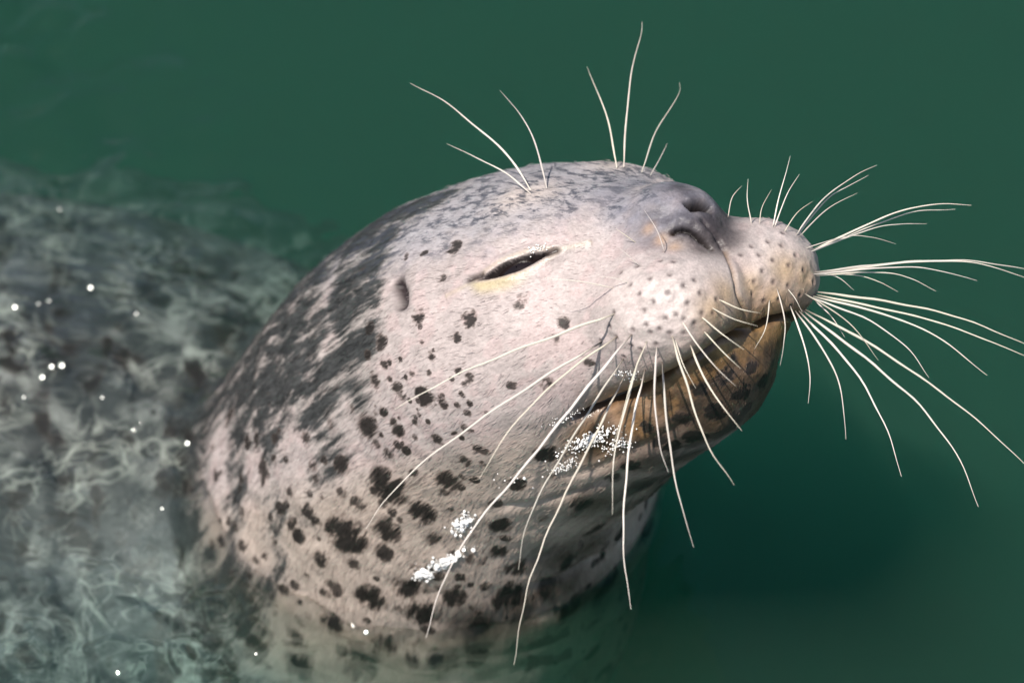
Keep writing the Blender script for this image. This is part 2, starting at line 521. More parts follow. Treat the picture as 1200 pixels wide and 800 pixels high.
col = mix(col, (.03, .02, .014), .9 * mott)
col = mix(col, (.46, .28, .11), .6 * near_pts(PB, hits([(885, 392), (870, 400), (850, 412), (900, 398)]), 15))
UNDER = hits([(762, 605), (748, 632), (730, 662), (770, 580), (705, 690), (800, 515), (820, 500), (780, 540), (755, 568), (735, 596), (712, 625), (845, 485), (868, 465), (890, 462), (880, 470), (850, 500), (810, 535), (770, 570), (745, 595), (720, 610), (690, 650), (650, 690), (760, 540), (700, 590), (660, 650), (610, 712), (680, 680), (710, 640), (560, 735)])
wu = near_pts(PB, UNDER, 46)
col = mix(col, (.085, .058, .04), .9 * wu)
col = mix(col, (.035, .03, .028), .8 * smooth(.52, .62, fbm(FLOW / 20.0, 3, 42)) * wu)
# back of the neck and trunk: dark, broken by pale streaks
EDGE = hits([(505, 236), (462, 275), (438, 320), (428, 370), (424, 420), (412, 470), (385, 520), (330, 545), (262, 500)])
# signed side of the hood line: behind it on the back the coat is dark
DARKP = hits([(300, 380), (340, 350), (380, 310), (420, 285), (460, 250), (270, 430), (330, 430), (370, 390), (400, 350), (395, 430), (350, 470), (290, 470), (480, 243), (445, 262), (415, 300), (505, 238), (430, 320), (410, 380), (415, 440), (430, 350), (426, 400), (422, 450), (380, 460), (310, 500), (260, 470), (440, 290)])
wd = near_pts(PB, DARKP, 44, sym=False)
dorsal = smooth(420, 560, ARCL) * smooth(-40, 60, (PB - LINE[np.clip(np.searchsorted(ARC, ARCL), 0, len(LINE) - 1)].astype(np.float32)) @ np.array([-.55, .80, .1], np.float32))
trunk = smooth(840, 1010, ARCL)
wback = np.clip(np.maximum(np.maximum(wd * 1.35, dorsal * .95), trunk * .97), 0, 1)
PALE = hits([(258, 560), (300, 600), (255, 610), (340, 570), (300, 640), (390, 600), (440, 560), (350, 640), (420, 680), (300, 560), (470, 640), (260, 520), (350, 530)])
wback = wback * (1 - .92 * near_pts(PB, PALE, 40, sym=False)) * (1 - .9 * near_pts(PB, hits([(470, 430), (480, 500), (500, 400), (450, 470), (480, 330), (520, 280), (560, 240)]), 34, sym=False))
col = mix(col, (.43, .385, .35), .6 * wback)
col = mix(col, (.30, .315, .29), .9 * trunk)
SPOTS = [(405, 625, 24, 1), (455, 570, 22, 1), (495, 600, 15, 1), (435, 700, 18, 1), (480, 688, 18, 1), (494, 716, 20, 1), (531, 699, 14, 1), (360, 597, 10, .9),
 (350, 628, 9, 1), (377, 655, 11, .9), (260, 634, 8, 1), (322, 634, 7, .8), (310, 550, 12, .8), (268, 486, 13, .8), (452, 620, 17, .9), (449, 648, 11, .9), (402, 545, 11, .8), (585, 615, 13, .9),
 (585, 645, 11, .9), (605, 567, 11, .9), (523, 562, 16, .8), (430, 497, 17, .9), (466, 505, 10, .9), (500, 465, 14, .9), (519, 472, 7, .8), (490, 370, 9, .9), (548, 373, 10, .85), (534, 395, 6, .8),
 (447, 400, 10, .8), (434, 384, 7, .9), (432, 415, 6, .7), (505, 418, 6, .9), (452, 428, 7, .8), (440, 445, 9, .8), (468, 458, 10, .7), (545, 500, 8, .55), (550, 443, 9, .5), (640, 531, 13, .95), (660, 378, 7, .8),
 (650, 396, 7, .5), (690, 425, 8, .5), (640, 450, 9, .6), (600, 452, 6, .5), (531, 290, 10, .75), (497, 297, 5, .7), (476, 300, 5, .7), (520, 325, 6, .5), (490, 340, 5, .5), (610, 352, 9, .6), (600, 698, 20, .95), (606, 664, 14, .8), (560, 732, 14, .8),
 (640, 690, 18, .85), (560, 655, 12, .6), (512, 632, 12, .6), (420, 590, 10, .7), (400, 575, 8, .6), (300, 515, 9, .7), (285, 600, 7, .6), (300, 655, 7, .5), (340, 575, 7, .6), (500, 665, 12, .8), (390, 730, 14, .9), (450, 755, 16, .9), (350, 748, 12, .8),
 (205, 730, 15, .9), (155, 680, 14, .9), (250, 700, 10, .6), (300, 720, 9, .6), (680, 590, 14, .8), (720, 560, 12, .6), (640, 610, 12, .6), (700, 620, 16, .8), (545, 540, 9, .6), (480, 545, 9, .6), (455, 530, 7, .6), (650, 560, 8, .6), (370, 560, 6, .5), (580, 590, 8, .6), (665, 655, 16, .8), (415, 660, 8, .6), (395, 690, 9, .6), (330, 690, 8, .6), (282, 560, 6, .6), (255, 560, 6, .6), (300, 762, 16, .9), (350, 780, 18, .9), (420, 785, 18, .9), (520, 775, 16, .9), (480, 775, 12, .8), (250, 750, 14, .8), (270, 790, 14, .8), (560, 770, 14, .8), (400, 760, 10, .8), (225, 690, 10, .7), (200, 780, 14, .9), (850, 440, 10, .9), (880, 430, 8, .8), (820, 456, 10, .9), (870, 460, 12, 1), (840, 482, 13, 1), (800, 492, 12, .9), (782, 522, 14, 1), (815, 512, 13, 1), (760, 502, 9, .8), (896, 447, 11, 1), (742, 545, 12, .9), (905, 425, 7, .8), (720, 520, 8, .6), (860, 418, 6, .7)]
for _ in range(110):
    x, y = rng.uniform(245, 600), rng.uniform(470, 740)
    if y - 470 > .2 * (600 - x) - 30: SPOTS.append((x, y, rng.uniform(3.5, 8), rng.uniform(.45, .95)))
for _ in range(40): SPOTS.append((rng.uniform(432, 560), rng.uniform(380, 520), rng.uniform(2.5, 5.5), rng.uniform(.4, .9)))
spot = np.zeros(len(PB), np.float32); inky = np.zeros(len(PB), np.float32)
SP_C = hit_many([(x, y) for x, y, _, _ in SPOTS])
for (x, y, r, k), c in zip(SPOTS, SP_C):
    if np.isnan(c[0]): continue
    i = np.nonzero(((PB - c) ** 2).sum(1) < (r * 2.4) ** 2)[0]
    d = np.sqrt(((PB[i] - c) ** 2).sum(1)) / r
    v = np.clip(1.5 - d, 0, 1)                  # 0.5 at the rim
    m = v > spot[i]
    spot[i] = np.where(m, v, spot[i]); inky[i] = np.where(m, .3 + .7 * k, inky[i])
# the far side and the trunk carry spots of their own
rs = fbm(PB / 24.0 + 31, 2, 61)
far = np.clip(smooth(40, -60, HQ[:, 1]) * smooth(250, 420, ARCL) + smooth(800, 960, ARCL), 0, 1) * smooth(.6, .70, rs)
inky = np.where(far > spot, .95, inky); spot = np.maximum(spot, far)
# eye surround, nostrils, ear, follicles
op, rim, yel, dk, lid_ = two_sided(PB, lambda p: np.stack(eye_fields(p), 0))
col = mix(col, (.56, .46, .22), .6 * yel)
col = mix(col, (.022, .016, .016), np.maximum(1.2 * op, .95 * dk))
cl = two_sided(PB, lambda p: line_field(p, CANTHUS_OUT, 4.5, .2) + line_field(p, CANTHUS_IN, 4.5, .3))
col = mix(col, (.05, .035, .03), cl)
ear_w = two_sided(PB, lambda p: line_field(p, EAR, 11, .12))
col = mix(col, (.035, .025, .026), 1.1 * ear_w)
col = mix(col, (.015, .012, .012), line_field(PB, NOSTRIL, 3.4, .08) + 1.3 * line_field(PB, NOSTRIL_FAR, 7, .06))
col = mix(col, (.06, .05, .055), .8 * line_field(PB, SEPTUM, 3.0, .15))
col = mix(col, (.30, .19, .10), .55 * line_field(PB, PHILTRUM, 3.2, .1))
col = mix(col, (.035, .02, .012), .97 * np.exp(-(h_mouth / 6.0) ** 2) * smooth(.0, .1, t_mouth) * smooth(1.02, .85, t_mouth))
fol = near_pts(PB, DIMPLES, 3.2, sym=False)
col = mix(col, (.07, .05, .05), .85 * fol)
BACKROWS = hits([(760, 268), (775, 281), (790, 290)]); col = mix(col, (.62, .40, .24), .5 * near_pts(PB, BACKROWS, 9, sym=False))
# fine lie of the fur
col = np.clip(col * np.array([.93, .92, .93], np.float32), .008, .9)
# wetness: throat, chin and back shine
wet = np.clip(.55 * low + .2 * wu + .45 * wc + .8 * lip + .25 * wback + .8 * rim + wn_ * .35 + .5 * near_pts(PB, PAD, 34), 0, 1)

# ------------------------------------------------------------------ materials
def material(name):
    m = bpy.data.materials.new(name); m.use_nodes = True
    return m, m.node_tree, m.node_tree.nodes['Principled BSDF']
def node(nt, kind, **kw):
    n = nt.nodes.new(kind)
    for k, v in kw.items(): setattr(n, k, v)
    return n

def attr(name): return node(nt, 'ShaderNodeAttribute', attribute_name=name)
def noise(vec, scale, detail=3, rough=.6, off=0.0):
    n = node(nt, 'ShaderNodeTexNoise'); n.inputs['Scale'].default_value = scale; n.inputs['Detail'].default_value = detail; n.inputs['Roughness'].default_value = rough
    if off:
        a = node(nt, 'ShaderNodeVectorMath', operation='ADD'); a.inputs[1].default_value = (off, off * .7, -off)
        nt.links.new(vec, a.inputs[0]); vec = a.outputs[0]
    nt.links.new(vec, n.inputs['Vector']); return n.outputs['Fac']
def math_(op, a, b, clamp=False):
    m = node(nt, 'ShaderNodeMath', operation=op, use_clamp=clamp)
    for k, v in enumerate((a, b)):
        if v is None: continue
        if isinstance(v, (int, float)): m.inputs[k].default_value = v
        else: nt.links.new(v, m.inputs[k])
    return m.outputs[0]
def ramp(v, a, b, lo=0.0, hi=1.0, smoothstep=True):
    m = node(nt, 'ShaderNodeMapRange', interpolation_type='SMOOTHSTEP' if smoothstep else 'LINEAR')
    nt.links.new(v, m.inputs['Value'])
    for k, x in (('From Min', a), ('From Max', b)):
        if isinstance(x, (int, float)): m.inputs[k].default_value = x
        else: nt.links.new(x, m.inputs[k])
    m.inputs['To Min'].default_value = lo; m.inputs['To Max'].default_value = hi
    return m.outputs['Result']
def blend(fac, a, b, mode='MIX'):
    m = node(nt, 'ShaderNodeMix', data_type='RGBA', blend_type=mode)
    if isinstance(fac, (int, float)): m.inputs['Factor'].default_value = fac
    else: nt.links.new(fac, m.inputs['Factor'])
    for k, v in (('A', a), ('B', b)):
        if isinstance(v, tuple): m.inputs[k].default_value = v
        else: nt.links.new(v, m.inputs[k])
    return m.outputs['Result']
def coat_shader():
    FLO = attr('flow').outputs['Vector']
    backw = attr('back').outputs['Fac']; spotw = attr('spot').outputs['Fac']; inkw = attr('inky').outputs['Fac']; wetw = attr('wet').outputs['Fac']; trw = attr('trunk').outputs['Fac']
    geo = attr('place').outputs['Vector']
    hair = noise(FLO, .36, 4, .65); clump = noise(FLO, .11, 3, .6); broad = noise(FLO, .052, 4, .62, 40.0); ragged = noise(FLO, .2, 3, .65, 13.0)
    c0 = blend(1.0, attr('coat').outputs['Color'], ramp(hair, .28, .72, .78, 1.18, False), 'MULTIPLY')
    c0 = blend(1.0, c0, ramp(clump, .3, .7, .86, 1.12, False), 'MULTIPLY')
    # dark back broken by pale streaks, in two tones; larger blotches on the trunk
    blot = noise(geo, .019, 3, .55, 9.0)
    mixn = node(nt, 'ShaderNodeMix', data_type='FLOAT'); nt.links.new(trw, mixn.inputs[0]); nt.links.new(broad, mixn.inputs[2]); nt.links.new(blot, mixn.inputs[3])
    bp_ = math_('ADD', math_('MULTIPLY', mixn.outputs[0], .72), math_('MULTIPLY', ragged, .28))
    t0 = ramp(backw, 0, 1, .70, .45, False)
    df = math_('SUBTRACT', bp_, t0)
    bm1 = math_('MULTIPLY', ramp(df, -.075, .04), ramp(backw, .10, .45))
    bm2 = math_('MULTIPLY', ramp(df, -.13, -.02), ramp(backw, .15, .6))
    dk_c = blend(ramp(clump, .35, .65), (.012, .015, .017, 1), (.042, .046, .047, 1))
    c1 = blend(math_('MULTIPLY', bm2, .5), c0, (.15, .145, .135, 1))
    c1 = blend(math_('MULTIPLY', bm1, .92), c1, dk_c)
    rn = noise(geo, .014, 2, .5, 3.0); rn2 = noise(geo, .024, 2, .5, 55.0)
    def ridge(v, w): return ramp(math_('ABSOLUTE', math_('SUBTRACT', v, .5), None), w, w * .25)
    rings = math_('MAXIMUM', ridge(rn, .028), math_('MULTIPLY', ridge(rn2, .022), .7))  # pale squiggles imitating caustic light, painted into the trunk coat
    rings = math_('MULTIPLY', math_('MULTIPLY', rings, ramp(noise(geo, .011, 2, .5, 31.0), .40, .60)), trw)
    c1 = blend(math_('MULTIPLY', rings, .65), c1, (.60, .61, .54, 1))
    fk = math_('MULTIPLY', ramp(noise(FLO, .085, 4, .7, 77.0), .47, .60), attr('crown').outputs['Fac'])
    c1 = blend(math_('MULTIPLY', fk, .9), c1, (.065, .07, .09, 1))
    # spots with ragged edges along the fur
    lump = noise(FLO, .075, 3, .6, 23.0)
    sv = math_('ADD', spotw, math_('ADD', math_('MULTIPLY', math_('SUBTRACT', lump, .5), 3.6), math_('ADD', math_('MULTIPLY', math_('SUBTRACT', ragged, .5), 1.5), math_('MULTIPLY', math_('SUBTRACT', hair, .5), .6))))
    near_ = ramp(spotw, .03, .35)
    sv = math_('SUBTRACT', sv, math_('MULTIPLY', math_('SUBTRACT', 1.0, inkw), 1.15))
    inkw = math_('ADD', math_('MULTIPLY', inkw, .45), .55)
    halo = math_('MULTIPLY', math_('MULTIPLY', ramp(sv, -.15, .5), inkw), near_)
    sm = math_('MULTIPLY', math_('MULTIPLY', ramp(sv, .08, .72), inkw), near_)
    fz = math_('MULTIPLY', ramp(noise(FLO, .13, 3, .6, 91.0), .60, .70), attr('fleckw').outputs['Fac'])
    c1 = blend(math_('MULTIPLY', fz, .65), c1, (.06, .045, .04, 1))
    c2 = blend(math_('MULTIPLY', halo, .5), c1, (.16, .105, .08, 1))
    c2 = blend(math_('MULTIPLY', sm, .97), c2, (.015, .012, .011, 1))
    nt.links.new(c2, bs.inputs['Base Color'])
    nt.links.new(ramp(wetw, 0, 1, .50, .28, False), bs.inputs['Roughness'])
    nt.links.new(ramp(wetw, 0, 1, .3, .75, False), bs.inputs['Specular IOR Level'])
    return hair, clump

fur, nt, bs = material('seal_skin')
hair, clump = coat_shader()
hh = math_('ADD', hair, math_('MULTIPLY', clump, 1.6))
bp = node(nt, 'ShaderNodeBump'); bp.inputs['Strength'].default_value = .35; bp.inputs['Distance'].default_value = .0008
nt.links.new(hh, bp.inputs['Height']); nt.links.new(bp.outputs['Normal'], bs.inputs['Normal'])
fur_hair, nt, bs = material('seal_fur')
coat_shader()

eye_mat, nt, bs = material('eye_gloss')
bs.inputs['Base Color'].default_value = (.012, .008, .008, 1); bs.inputs['Roughness'].default_value = .06
wm_, nt, bs = material('whisker_hair')
at = node(nt, 'ShaderNodeAttribute', attribute_name='tone'); nt.links.new(at.outputs['Color'], bs.inputs['Base Color'])
bs.inputs['Roughness'].default_value = .35
drop_mat, nt, bs = material('glint_droplet')
bs.inputs['Base Color'].default_value = (.75, .74, .72, 1); bs.inputs['Roughness'].default_value = .27; bs.inputs['IOR'].default_value = 1.8  # pale base and raised IOR brighten the added glints

# ------------------------------------------------------------------ the seal and its parts
seal = bpy.data.objects.new('seal', None); scene.collection.objects.link(seal)
seal.location = to_world(n_[2][0]); bpy.context.view_layer.update()
seal['label'] = 'pale spotted seal lifting its whiskered head out of green water'; seal['category'] = 'seal'
def color_attr(me, name, data):
    a = me.color_attributes.new(name, 'FLOAT_COLOR', 'POINT')
    a.data.foreach_set('color', np.concatenate([data, np.ones((len(data), 1))], 1).astype(np.float32).ravel())
body = mesh_object('body', SV, SF, fur, seal)
color_attr(body.data, 'coat', col)
fleckw = smooth(300, 430, ARCL) * smooth(.38, .6, n_big) * (1 - trunk)
FIELDS = (('fleckw', fleckw), ('crown', crown), ('wet', wet), ('back', wback), ('spot', spot), ('inky', inky), ('trunk', trunk))
for nm, dat in (('flow', FLOW), ('place', PB)):
    fa = body.data.attributes.new(nm, 'FLOAT_VECTOR', 'POINT'); fa.data.foreach_set('vector', dat.astype(np.float32).ravel())
for nm, dat in FIELDS:
    wa = body.data.attributes.new(nm, 'FLOAT', 'POINT'); wa.data.foreach_set('value', np.asarray(dat, np.float32))

# ------------------------------------------------------------------ short lying fur on the part above the water
N_FUR = 75000
HT = SV[:, 1] * CP + SV[:, 2] * SP - WATER
bare = np.clip(1.6 * wn_ + 3 * lid_ + 2.0 * np.exp(-(h_mouth / 7.0) ** 2) + fol + 1.3 * ear_w + .62 * smooth(430, 330, ARCL) + .8 * near_pts(PB, PAD, 34), 0, 1)
cand = np.nonzero((HT > -25) & (rng.random(len(SV)) > bare))[0]
pick = rng.choice(cand, min(N_FUR, len(cand)), replace=False)
SN2 = normals(SV, SF).astype(np.float32)
TAN_L = np.gradient(LINE, axis=0); TAN_L /= np.linalg.norm(TAN_L, axis=1, keepdims=True)
tl = np.stack([np.interp(ARCL[pick], ARC, TAN_L[:, c]) for c in range(3)], 1)
nn_ = SN2[pick].astype(float)
sway = np.stack([fbm(PB[pick] / 22.0, 2, 81 + c) - .5 for c in range(3)], 1) * .8 + rng.normal(0, .11, (len(pick), 3))
tl = tl + sway; tl -= nn_ * (tl * nn_).sum(1, keepdims=True); tl /= np.linalg.norm(tl, axis=1, keepdims=True)
ln = (7.5 + 4 * rng.random(len(pick))) * (1 - .45 * np.exp(-(np.maximum(0, HQ[pick, 0] + 120) / 60.0) ** 2) * (HQ[pick, 0] > -180)) * np.where(HQ[pick, 0] > -120, .6, 1)
lift = (.04 + .05 * rng.random(len(pick))) * (1 - .3 * wet[pick])
root = SV[pick] + rng.normal(0, .9, (len(pick), 3)) - nn_ * .35
p1 = root + (tl * .5 + nn_ * (lift * .5)[:, None]) * ln[:, None]
p2 = root + (tl + nn_ * (lift * .62)[:, None]) * ln[:, None]
HP = to_world(np.stack([root, p1, p2], 1).reshape(-1, 3)).astype(np.float32)
cu = bpy.data.hair_curves.new('fur'); cu.add_curves([3] * len(pick))
cu.attributes['position'].data.foreach_set('vector', HP.ravel())
ra = cu.attributes.get('radius') or cu.attributes.new('radius', 'FLOAT', 'POINT')
ra.data.foreach_set('value', np.tile(np.array([.23, .20, .05], np.float32) * S, len(pick)))
for nm, dat in (('flow', FLOW), ('place', PB)):
    cu.attributes.new(nm, 'FLOAT_VECTOR', 'CURVE').data.foreach_set('vector', dat[pick].astype(np.float32).ravel())
for nm, dat in FIELDS:
    cu.attributes.new(nm, 'FLOAT', 'CURVE').data.foreach_set('value', np.asarray(dat, np.float32)[pick])
ca = cu.attributes.new('coat', 'FLOAT_COLOR', 'CURVE')
ca.data.foreach_set('color', np.concatenate([col[pick] * rng.uniform(.98, 1.14, (len(pick), 1)), np.ones((len(pick), 1))], 1).astype(np.float32).ravel())
cu.materials.append(fur_hair)
fo = bpy.data.objects.new('fur', cu); scene.collection.objects.link(fo); fo['kind'] = 'stuff'
fo.parent = seal; fo.matrix_parent_inverse = seal.matrix_world.inverted()

def uv_sphere(c, ax, radii, nu=32, nv=20):
    th = np.linspace(0, 2 * np.pi, nu, endpoint=False); ph = np.linspace(.02, np.pi - .02, nv)
    v = np.array([[math.sin(p) * math.cos(t), math.sin(p) * math.sin(t), math.cos(p)] for p in ph for t in th]) * radii
    f = [(i * nu + j, (i + 1) * nu + j, (i + 1) * nu + (j + 1) % nu, i * nu + (j + 1) % nu) for i in range(nv - 1) for j in range(nu)]
    return v @ np.array(ax) + c, np.array(f)
for side in (1, -1):
    c = EYE - eye_n * 45.0
    v, f = uv_sphere(c, [e1, e2, eye_n], np.array([44, 40, 40.0]))
    if side < 0: v = mirror(v); f = f[:, ::-1]
    mesh_object('eye', v, f, eye_mat, seal)

# ------------------------------------------------------------------ whiskers
HAIRS = []
def whisker(path, dz, thick=1.0, dark=1.0, name='whisker'):
    """path in photograph positions, root first; dz: how far the tip stands towards (+) or away from the viewer"""
    HAIRS.append((path, dz, thick, dark, name))
def grow_whiskers():
    roots = hit_many([h[0][0] for h in HAIRS])
    alt = hit_many([(h[0][0][0] - 8, h[0][0][1] + 6) for h in HAIRS])
    roots = np.where(np.isnan(roots), alt, roots); roots[np.isnan(roots[:, 2]), 2] = -60
    sets = []; XY = []; W = []; NEED = []; FREE = []
    for h, p0 in zip(HAIRS, roots):
        P2 = spline(np.array(h[0], float), 7)
        L = np.concatenate([[0], np.cumsum(np.linalg.norm(np.diff(P2, axis=0), axis=1))]); T = L / L[-1]
        sets.append((len(XY), len(P2), L, T))
        for (x, y), t in zip(P2, T):
            XY.append((x, y)); W.append(p0[2] + h[1] * math.sin(min(t * 1.25, 1) * math.pi / 2)); NEED.append(min(24.0, L[-1] * t * .16)); FREE.append(t > .03)
    XY = np.array(XY); W = np.array(W); NEED = np.array(NEED); FREE = np.array(FREE)
    def at(W):
        k = (D - W) / D
        return np.stack([(XY[:, 0] - 600) * k, (400 - XY[:, 1]) * k, W], 1)
    for _ in range(12):
        d = sdf_base(at(W).astype(np.float32))
        W = np.where(FREE & (d < NEED), W + (NEED - d) * 1.2, W)
    PTS = at(W)
    for (path, dz, thick, dark, name), (i0, n, L, T) in zip(HAIRS, sets):
        pts = PTS[i0:i0 + n].copy()
        for _ in range(3): pts[1:-1, 2] = .5 * pts[1:-1, 2] + .25 * (pts[:-2, 2] + pts[2:, 2])
        k = 7; V = []; C = []; ph = rng.uniform(0, 6); tint = np.array([.86, .80, .71]) * rng.uniform(.72, 1.05) * np.array([1, rng.uniform(.96, 1), rng.uniform(.88, 1)])
        wob = rng.uniform(.2, .7) * thick
        for c in (0, 1): pts[2:, c] += wob * np.sin(L[2:] / rng.uniform(9, 16) + ph + c * 2)
        for i in range(n):
            tg = pts[min(i + 1, n - 1)] - pts[max(i - 1, 0)]; tg /= np.linalg.norm(tg)
            u = np.cross(tg, [0.1, .2, 1]); u /= np.linalg.norm(u); v = np.cross(tg, u)
            t = T[i]
            r = thick * (.75 + .77 * smooth(0, .18, t)) * (1 - .86 * t ** 1.35) * (1 + .08 * math.sin(L[i] / 4.6 + ph))
            b = smooth(.0, .10, t) if dark else 1.0
            for j in range(k):
                a = 2 * math.pi * j / k
                V.append(pts[i] + r * (math.cos(a) * u + math.sin(a) * v))
                C.append(np.array([.10, .075, .06]) * (1 - b) + tint * b)
        F = [(i * k + j, i * k + (j + 1) % k, (i + 1) * k + (j + 1) % k, (i + 1) * k + j) for i in range(n - 1) for j in range(k)]
        o = mesh_object(name, np.array(V), np.array(F), wm_, seal)
        color_attr(o.data, 'tone', np.array(C))

BROWS = [([(622, 223), (600, 188), (560, 150), (520, 119), (481, 97)], -40, .95), ([(622, 227), (590, 201), (556, 184), (523, 168)], -30, .72), ([(641, 221), (628, 170), (610, 135), (586, 106)], -40, .8),
         ([(723, 197), (712, 140), (688, 78)], -50, .75), ([(731, 196), (734, 140), (740, 85), (751, 42), (752, 25)], -50, .8), ([(752, 202), (766, 160), (785, 128), (796, 108), (796, 97)], -50, .7), ([(762, 206), (772, 188), (782, 168)], -40, .55)]
for p, z, t in BROWS: whisker(p, z, t, 0, 'brow_whisker')
NEAR = [([(728, 365), (640, 397), (560, 428), (505, 455), (462, 480)], 60, 1.25), ([(706, 400), (600, 466), (500, 538), (455, 582), (428, 620)], 90, 1.2), ([(725, 393), (660, 440), (600, 500), (562, 560)], 80, .95),
 ([(745, 386), (690, 452), (610, 552), (555, 618), (518, 685), (499, 747)], 110, 1.25), ([(732, 418), (690, 482), (640, 565), (617, 615), (607, 667)], 90, .95), ([(734, 436), (700, 505), (650, 605), (618, 690), (602, 778)], 120, 1.05),
 ([(752, 410), (735, 470), (719, 540), (718, 603)], 80, .85), ([(756, 432), (740, 505), (731, 600), (732, 660), (740, 714)], 110, 1.1), ([(770, 402), (767, 460), (773, 520), (783, 553)], 70, .95), ([(776, 424), (781, 490), (793, 570), (813, 641)], 90, 1.0),
 ([(786, 388), (803, 445), (828, 518), (860, 568)], 70, 1.0), ([(808, 402), (832, 455), (870, 505)], 60, .9), ([(795, 370), (828, 418), (862, 452)], 40, .65), ([(823, 386), (845, 410), (868, 432)], 35, .6), ([(818, 368), (845, 390), (872, 410)], 30, .6),
 ([(830, 358), (860, 374), (888, 382)], 25, .55), ([(840, 350), (865, 361), (892, 367)], 20, .5), ([(722, 338), (680, 330), (636, 325)], 30, .6), ([(779, 296), (770, 270), (755, 246)], 15, .45), ([(746, 285), (735, 277), (722, 268)], 10, .45), ([(750, 312), (737, 300), (722, 288)], 10, .45),
 ([(740, 332), (720, 326), (702, 324)], 12, .45), ([(760, 395), (742, 440), (728, 490), (716, 530)], 40, .5), ([(790, 395), (800, 425), (815, 455)], 25, .5)]
for p, z, t in NEAR: whisker(p, z, t)
FAR = [([(853, 255), (858, 232), (869, 218)], 5, .5), ([(881, 264), (876, 235), (877, 210)], 10, .6), ([(890, 264), (893, 243), (904, 222)], 5, .4), ([(905, 268), (914, 228), (926, 183)], -10, .65), ([(907, 268), (922, 228), (937, 204)], -10, .6),
 ([(917, 275), (934, 250), (952, 236)], -10, .5), ([(930, 280), (962, 236), (1000, 207), (1028, 194)], -30, .75), ([(932, 280), (966, 236), (995, 218), (1018, 205)], -30, .65), ([(936, 278), (968, 246), (1005, 226)], -30, .6),
 ([(944, 297), (1010, 266), (1060, 246), (1100, 239), (1138, 241)], -60, .95), ([(946, 298), (1012, 269), (1068, 249), (1120, 245)], -60, .7), ([(942, 298), (1018, 269), (1055, 263), (1086, 262)], -50, .65), ([(936, 294), (990, 277), (1020, 278), (1050, 286)], -40, .55),
 ([(948, 320), (1050, 308), (1120, 305), (1165, 309), (1215, 318)], -70, 1.05), ([(950, 321), (1060, 308), (1120, 306), (1160, 312), (1205, 326)], -60, .85), ([(946, 322), (1050, 313), (1100, 317), (1145, 329)], -50, .8), ([(950, 323), (1030, 319), (1066, 326), (1097, 341)], -40, .7), ([(952, 323), (1000, 322), (1028, 329), (1052, 342)], -30, .6), ([(948, 320), (980, 324), (1001, 340)], -20, .5),
 ([(950, 341), (1050, 355), (1130, 374), (1210, 407)], -60, 1.1), ([(950, 344), (1040, 363), (1110, 381), (1210, 420)], -50, 1.0), ([(948, 346), (1045, 371), (1105, 399), (1157, 440)], -40, 1.05), ([(944, 346), (1020, 376), (1062, 407), (1089, 442)], -30, .9), ([(940, 342), (995, 378), (1029, 422)], -20, .7),
 ([(942, 362), (1015, 400), (1100, 457), (1160, 505), (1210, 553)], -20, 1.15), ([(938, 362), (1025, 428), (1085, 483), (1125, 540), (1147, 594)], -5, 1.2), ([(936, 364), (1000, 432), (1040, 505), (1056, 558)], 5, 1.1), ([(932, 364), (968, 415), (986, 460), (991, 514)], 15, .95), ([(926, 358), (943, 405), (949, 440), (947, 472)], 20, .85),
 ([(910, 336), (920, 376), (918, 405), (914, 428)], 25, .6), ([(902, 350), (897, 385), (884, 409)], 25, .55), ([(922, 337), (932, 350), (940, 366)], 10, .45), ([(955, 352), (975, 372), (990, 395)], -5, .6)]
for p, z, t in FAR: whisker(p, z, t)
grow_whiskers()

# ------------------------------------------------------------------ flat water beads on the wet fur, added and tilted to make sun glints
bm_v, bm_f = [], []
def bead(c, n, r, dome=.14):
    base = len(bm_v)
    u = np.cross(n, [.3, .5, .8]); u /= np.linalg.norm(u); v = np.cross(n, u)
    rings = 3; k = 7
    for i in range(rings):
        a = i / rings * math.pi / 2
        for j in range(k):
            b = 2 * math.pi * j / k
            bm_v.append(c + r * (math.cos(a) * (math.cos(b) * u + math.sin(b) * v) + dome * math.sin(a) * n))
    bm_v.append(c + n * r * dome)
    for i in range(rings - 1):
        for j in range(k): bm_f.append((base + i * k + j, base + i * k + (j + 1) % k, base + (i + 1) * k + (j + 1) % k, base + (i + 1) * k + j))
    for j in range(k): bm_f.append((base + (rings - 1) * k + j, base + (rings - 1) * k + (j + 1) % k, base + rings * k, base + rings * k))
CL = [((542, 612), 12, 8, 90), ((520, 656), 20, 6, 130), ((495, 672), 10, 5, 60), ((690, 515), 30, 8, 230), ((660, 545), 16, 5, 80), ((725, 520), 20, 7, 90), ((665, 487), 22, 5, 40), ((738, 437), 14, 7, 40), ((630, 293), 13, 3, 34), ((600, 558), 30, 12, 10)]
axes_ang = {0: .75, 1: .45, 2: .2, 3: .42, 4: .4, 5: .3, 6: .38, 8: .35}
GL = SUN_CAM / np.linalg.norm(SUN_CAM) + np.array([0, 0, 1]); GL /= np.linalg.norm(GL)
BX = []
for ci, ((x, y), sx, sy, n) in enumerate(CL):
    ang = axes_ang.get(ci, 0)
    for _ in range(n):
        a, b = rng.normal(0, sx * .6), rng.normal(0, sy * .6)
        BX.append((x + a * math.cos(ang) + b * math.sin(ang), y - a * math.sin(ang) + b * math.cos(ang)))
BP = hits(BX)
BN = grad(BP); BP = BP + BN * (displacement(BP.astype(np.float32))[:, None] + 2.2)
core = hits([(542 + a, 612 + b) for a, b in rng.normal(0, 4.5, (16, 2))] + [(522 + a, 655 - .45 * a + b) for a, b in rng.normal(0, 1, (26, 2)) * (13, 2.5)] + [(497 + a, 671 + b) for a, b in rng.normal(0, 1, (14, 2)) * (6, 2.2)] + [(688 + a, 516 - .42 * a + b) for a, b in rng.normal(0, 1, (26, 2)) * (18, 3.5)])
